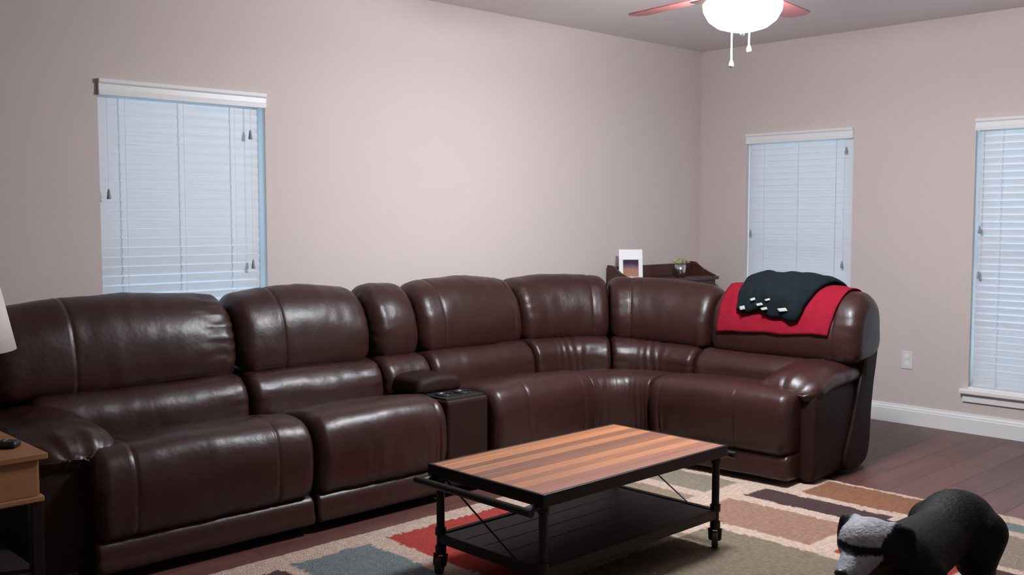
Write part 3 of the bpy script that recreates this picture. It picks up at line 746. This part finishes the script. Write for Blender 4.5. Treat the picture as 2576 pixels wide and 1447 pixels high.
for k in range(5):
    az_ = math.radians(82.2 + 72 * k)
    bm = bmesh.new(); segs = 14; top, bot = [], []
    rows = []
    for i in range(segs + 1):
        t = i / segs; r = .215 + .495 * t
        hwid = (.052 + .018 * t) * (1 if t < .9 else math.sqrt(max(.05, 1 - ((t - .9) / .1) ** 2 * .8)))
        tw = math.radians(-5); rowv = []
        for q in (-1, -.5, 0, .5, 1):
            yy = q * hwid; rowv.append((r, yy * math.cos(tw), -.28 + yy * math.sin(tw)))
        rows.append(rowv)
    vt = [[bm.verts.new(p) for p in r] for r in rows]; vb = [[bm.verts.new((p[0], p[1], p[2] - .006)) for p in r] for r in rows]
    for i in range(segs):
        for q in range(4):
            bm.faces.new((vt[i][q], vt[i + 1][q], vt[i + 1][q + 1], vt[i][q + 1])); bm.faces.new((vb[i][q], vb[i][q + 1], vb[i + 1][q + 1], vb[i + 1][q]))
        for q in (0, 4): bm.faces.new((vt[i][q], vt[i + 1][q], vb[i + 1][q], vb[i][q]))
    for i in (0, segs):
        for q in range(4): bm.faces.new((vt[i][q], vt[i][q + 1], vb[i][q + 1], vb[i][q]))
    b_ = obj('blade', bm, 'cherry', fan); b_.rotation_euler = (0, 0, az_)
    bm = bmesh.new(); box(bm, .10, .30, -.022, .022, -.294, -.287, .002); obj('blade_bracket', bm, 'bronze', b_)
for (dx, dy, zl) in ((-.03, .035, -.600), (.040, -.01, -.530)):
    c_ = obj('pull_chain', T([(dx, dy, -.44), (dx, dy, zl)], .0035, 8), 'white', fan)
    obj('pull_knob', L([(.001, .012), (.006, .006), (.011, -.010), (.010, -.020), (.001, -.026)], (dx, dy, zl), 16), 'white', c_, smooth=True)

# ------------------------------------------------------------------ dog
def dog():
    bm = bmesh.new()
    def ball(c, r, sc=(1, 1, 1)):
        b = bmesh.new(); bmesh.ops.create_icosphere(b, subdivisions=3, radius=r); bmesh.ops.scale(b, vec=sc, verts=b.verts)
        bmesh.ops.translate(b, vec=Vector(c), verts=b.verts); join(bm, b)
    def limb(pts, rs, n=10):
        for (p, q, a, b) in zip(pts, pts[1:], rs, rs[1:]):
            p, q = Vector(p), Vector(q)
            for i in range(n + 1):
                t = i / n; ball(p.lerp(q, t), a + (b - a) * t)
    # local frame: +x forward (nose), z up; ground at z=0
    limb([(-.20, 0, .285), (-.08, 0, .262), (.06, 0, .255), (.15, 0, .262)], [.088, .078, .088, .092])       # trunk
    ball((.12, 0, .225), .082, (1.1, .95, 1.05)); ball((-.22, 0, .28), .088, (1, 1.05, 1.0))
    H = .058                                                                                                   # head carried above the back line
    limb([(.15, 0, .275), (.225, .0, .285 + H * .6), (.285, 0, .280 + H)], [.080, .064, .058])                 # neck
    ball((.300, 0, .285 + H), .068, (1.1, 1.0, .95)); ball((.275, .035, .275 + H), .045); ball((.275, -.035, .275 + H), .045)
    limb([(.335, 0, .262 + H), (.385, 0, .240 + H), (.412, 0, .232 + H)], [.042, .031, .024])                 # muzzle
    for s in (-1, 1):
        limb([(.13, s * .058, .235), (.125, s * .062, .16), (.145, s * .062, .10), (.138, s * .062, .03)], [.050, .034, .024, .020])
        limb([(.140, s * .062, .024), (.170, s * .062, .018)], [.022, .019], 4)
        limb([(-.21, s * .055, .26), (-.155, s * .068, .185), (-.235, s * .068, .105), (-.222, s * .068, .030)], [.070, .048, .024, .019])
        limb([(-.222, s * .068, .022), (-.185, s * .068, .018)], [.021, .018], 4)
        limb([(.275, s * .045, .325 + H), (.262, s * .072, .318 + H), (.262, s * .088, .268 + H)], [.020, .018, .010], 6)   # hanging ear
    limb([(-.285, 0, .30), (-.325, 0, .265), (-.340, 0, .215)], [.024, .016, .010], 8)                        # tail
    o = obj('dog', bm, 'fur')
    md = o.modifiers.new('r', 'REMESH'); md.mode = 'VOXEL'; md.voxel_size = .007; md.use_smooth_shade = True
    sm = o.modifiers.new('s', 'SMOOTH'); sm.iterations = 8; sm.factor = .5
    dg = bpy.context.evaluated_depsgraph_get(); me = D.meshes.new_from_object(o.evaluated_get(dg))
    o.modifiers.clear(); o.data = me
    if not me.materials: me.materials.append(M['fur'])
    at = me.color_attributes.get('Col') or me.color_attributes.new('Col', 'FLOAT_COLOR', 'POINT')
    for i, v in enumerate(me.vertices):
        x, y, z = v.co; n = .012 * noise.noise(Vector((x * 25, y * 25, z * 25)))
        c = (.0045, .0038, .0038)
        if x > .27 and z + n > .300 + H and abs(y) < .05: c = (.36, .37, .40)          # pale forehead
        elif x + n > .345 and z < .275 + H: c = (.30, .31, .34)                          # pale muzzle
        elif z < .12 + n * 2: c = (.030, .016, .011)
        at.data[i].color = (*c, 1)
    for p in me.polygons: p.use_smooth = True
    for s in (-1, 1):
        b = bmesh.new(); bmesh.ops.create_uvsphere(b, u_segments=14, v_segments=10, radius=.0095); bmesh.ops.translate(b, vec=(.347, s * .034, .292 + H), verts=b.verts)
        obj('eye', b, 'black', o, smooth=True)
    b = bmesh.new(); bmesh.ops.create_uvsphere(b, u_segments=14, v_segments=10, radius=.013); bmesh.ops.scale(b, vec=(.8, 1.1, .85), verts=b.verts); bmesh.ops.translate(b, vec=(.432, 0, .243 + H), verts=b.verts)
    obj('nose', b, 'black', o, smooth=True)
    o.location = (3.25, 1.42, .016); o.rotation_euler = (0, 0, math.radians(181)); o.scale = (1.32, 1.36, 1.20)
    return tag(o, 'black dog with pale grey forehead and muzzle standing on the rug', 'dog')
dog()
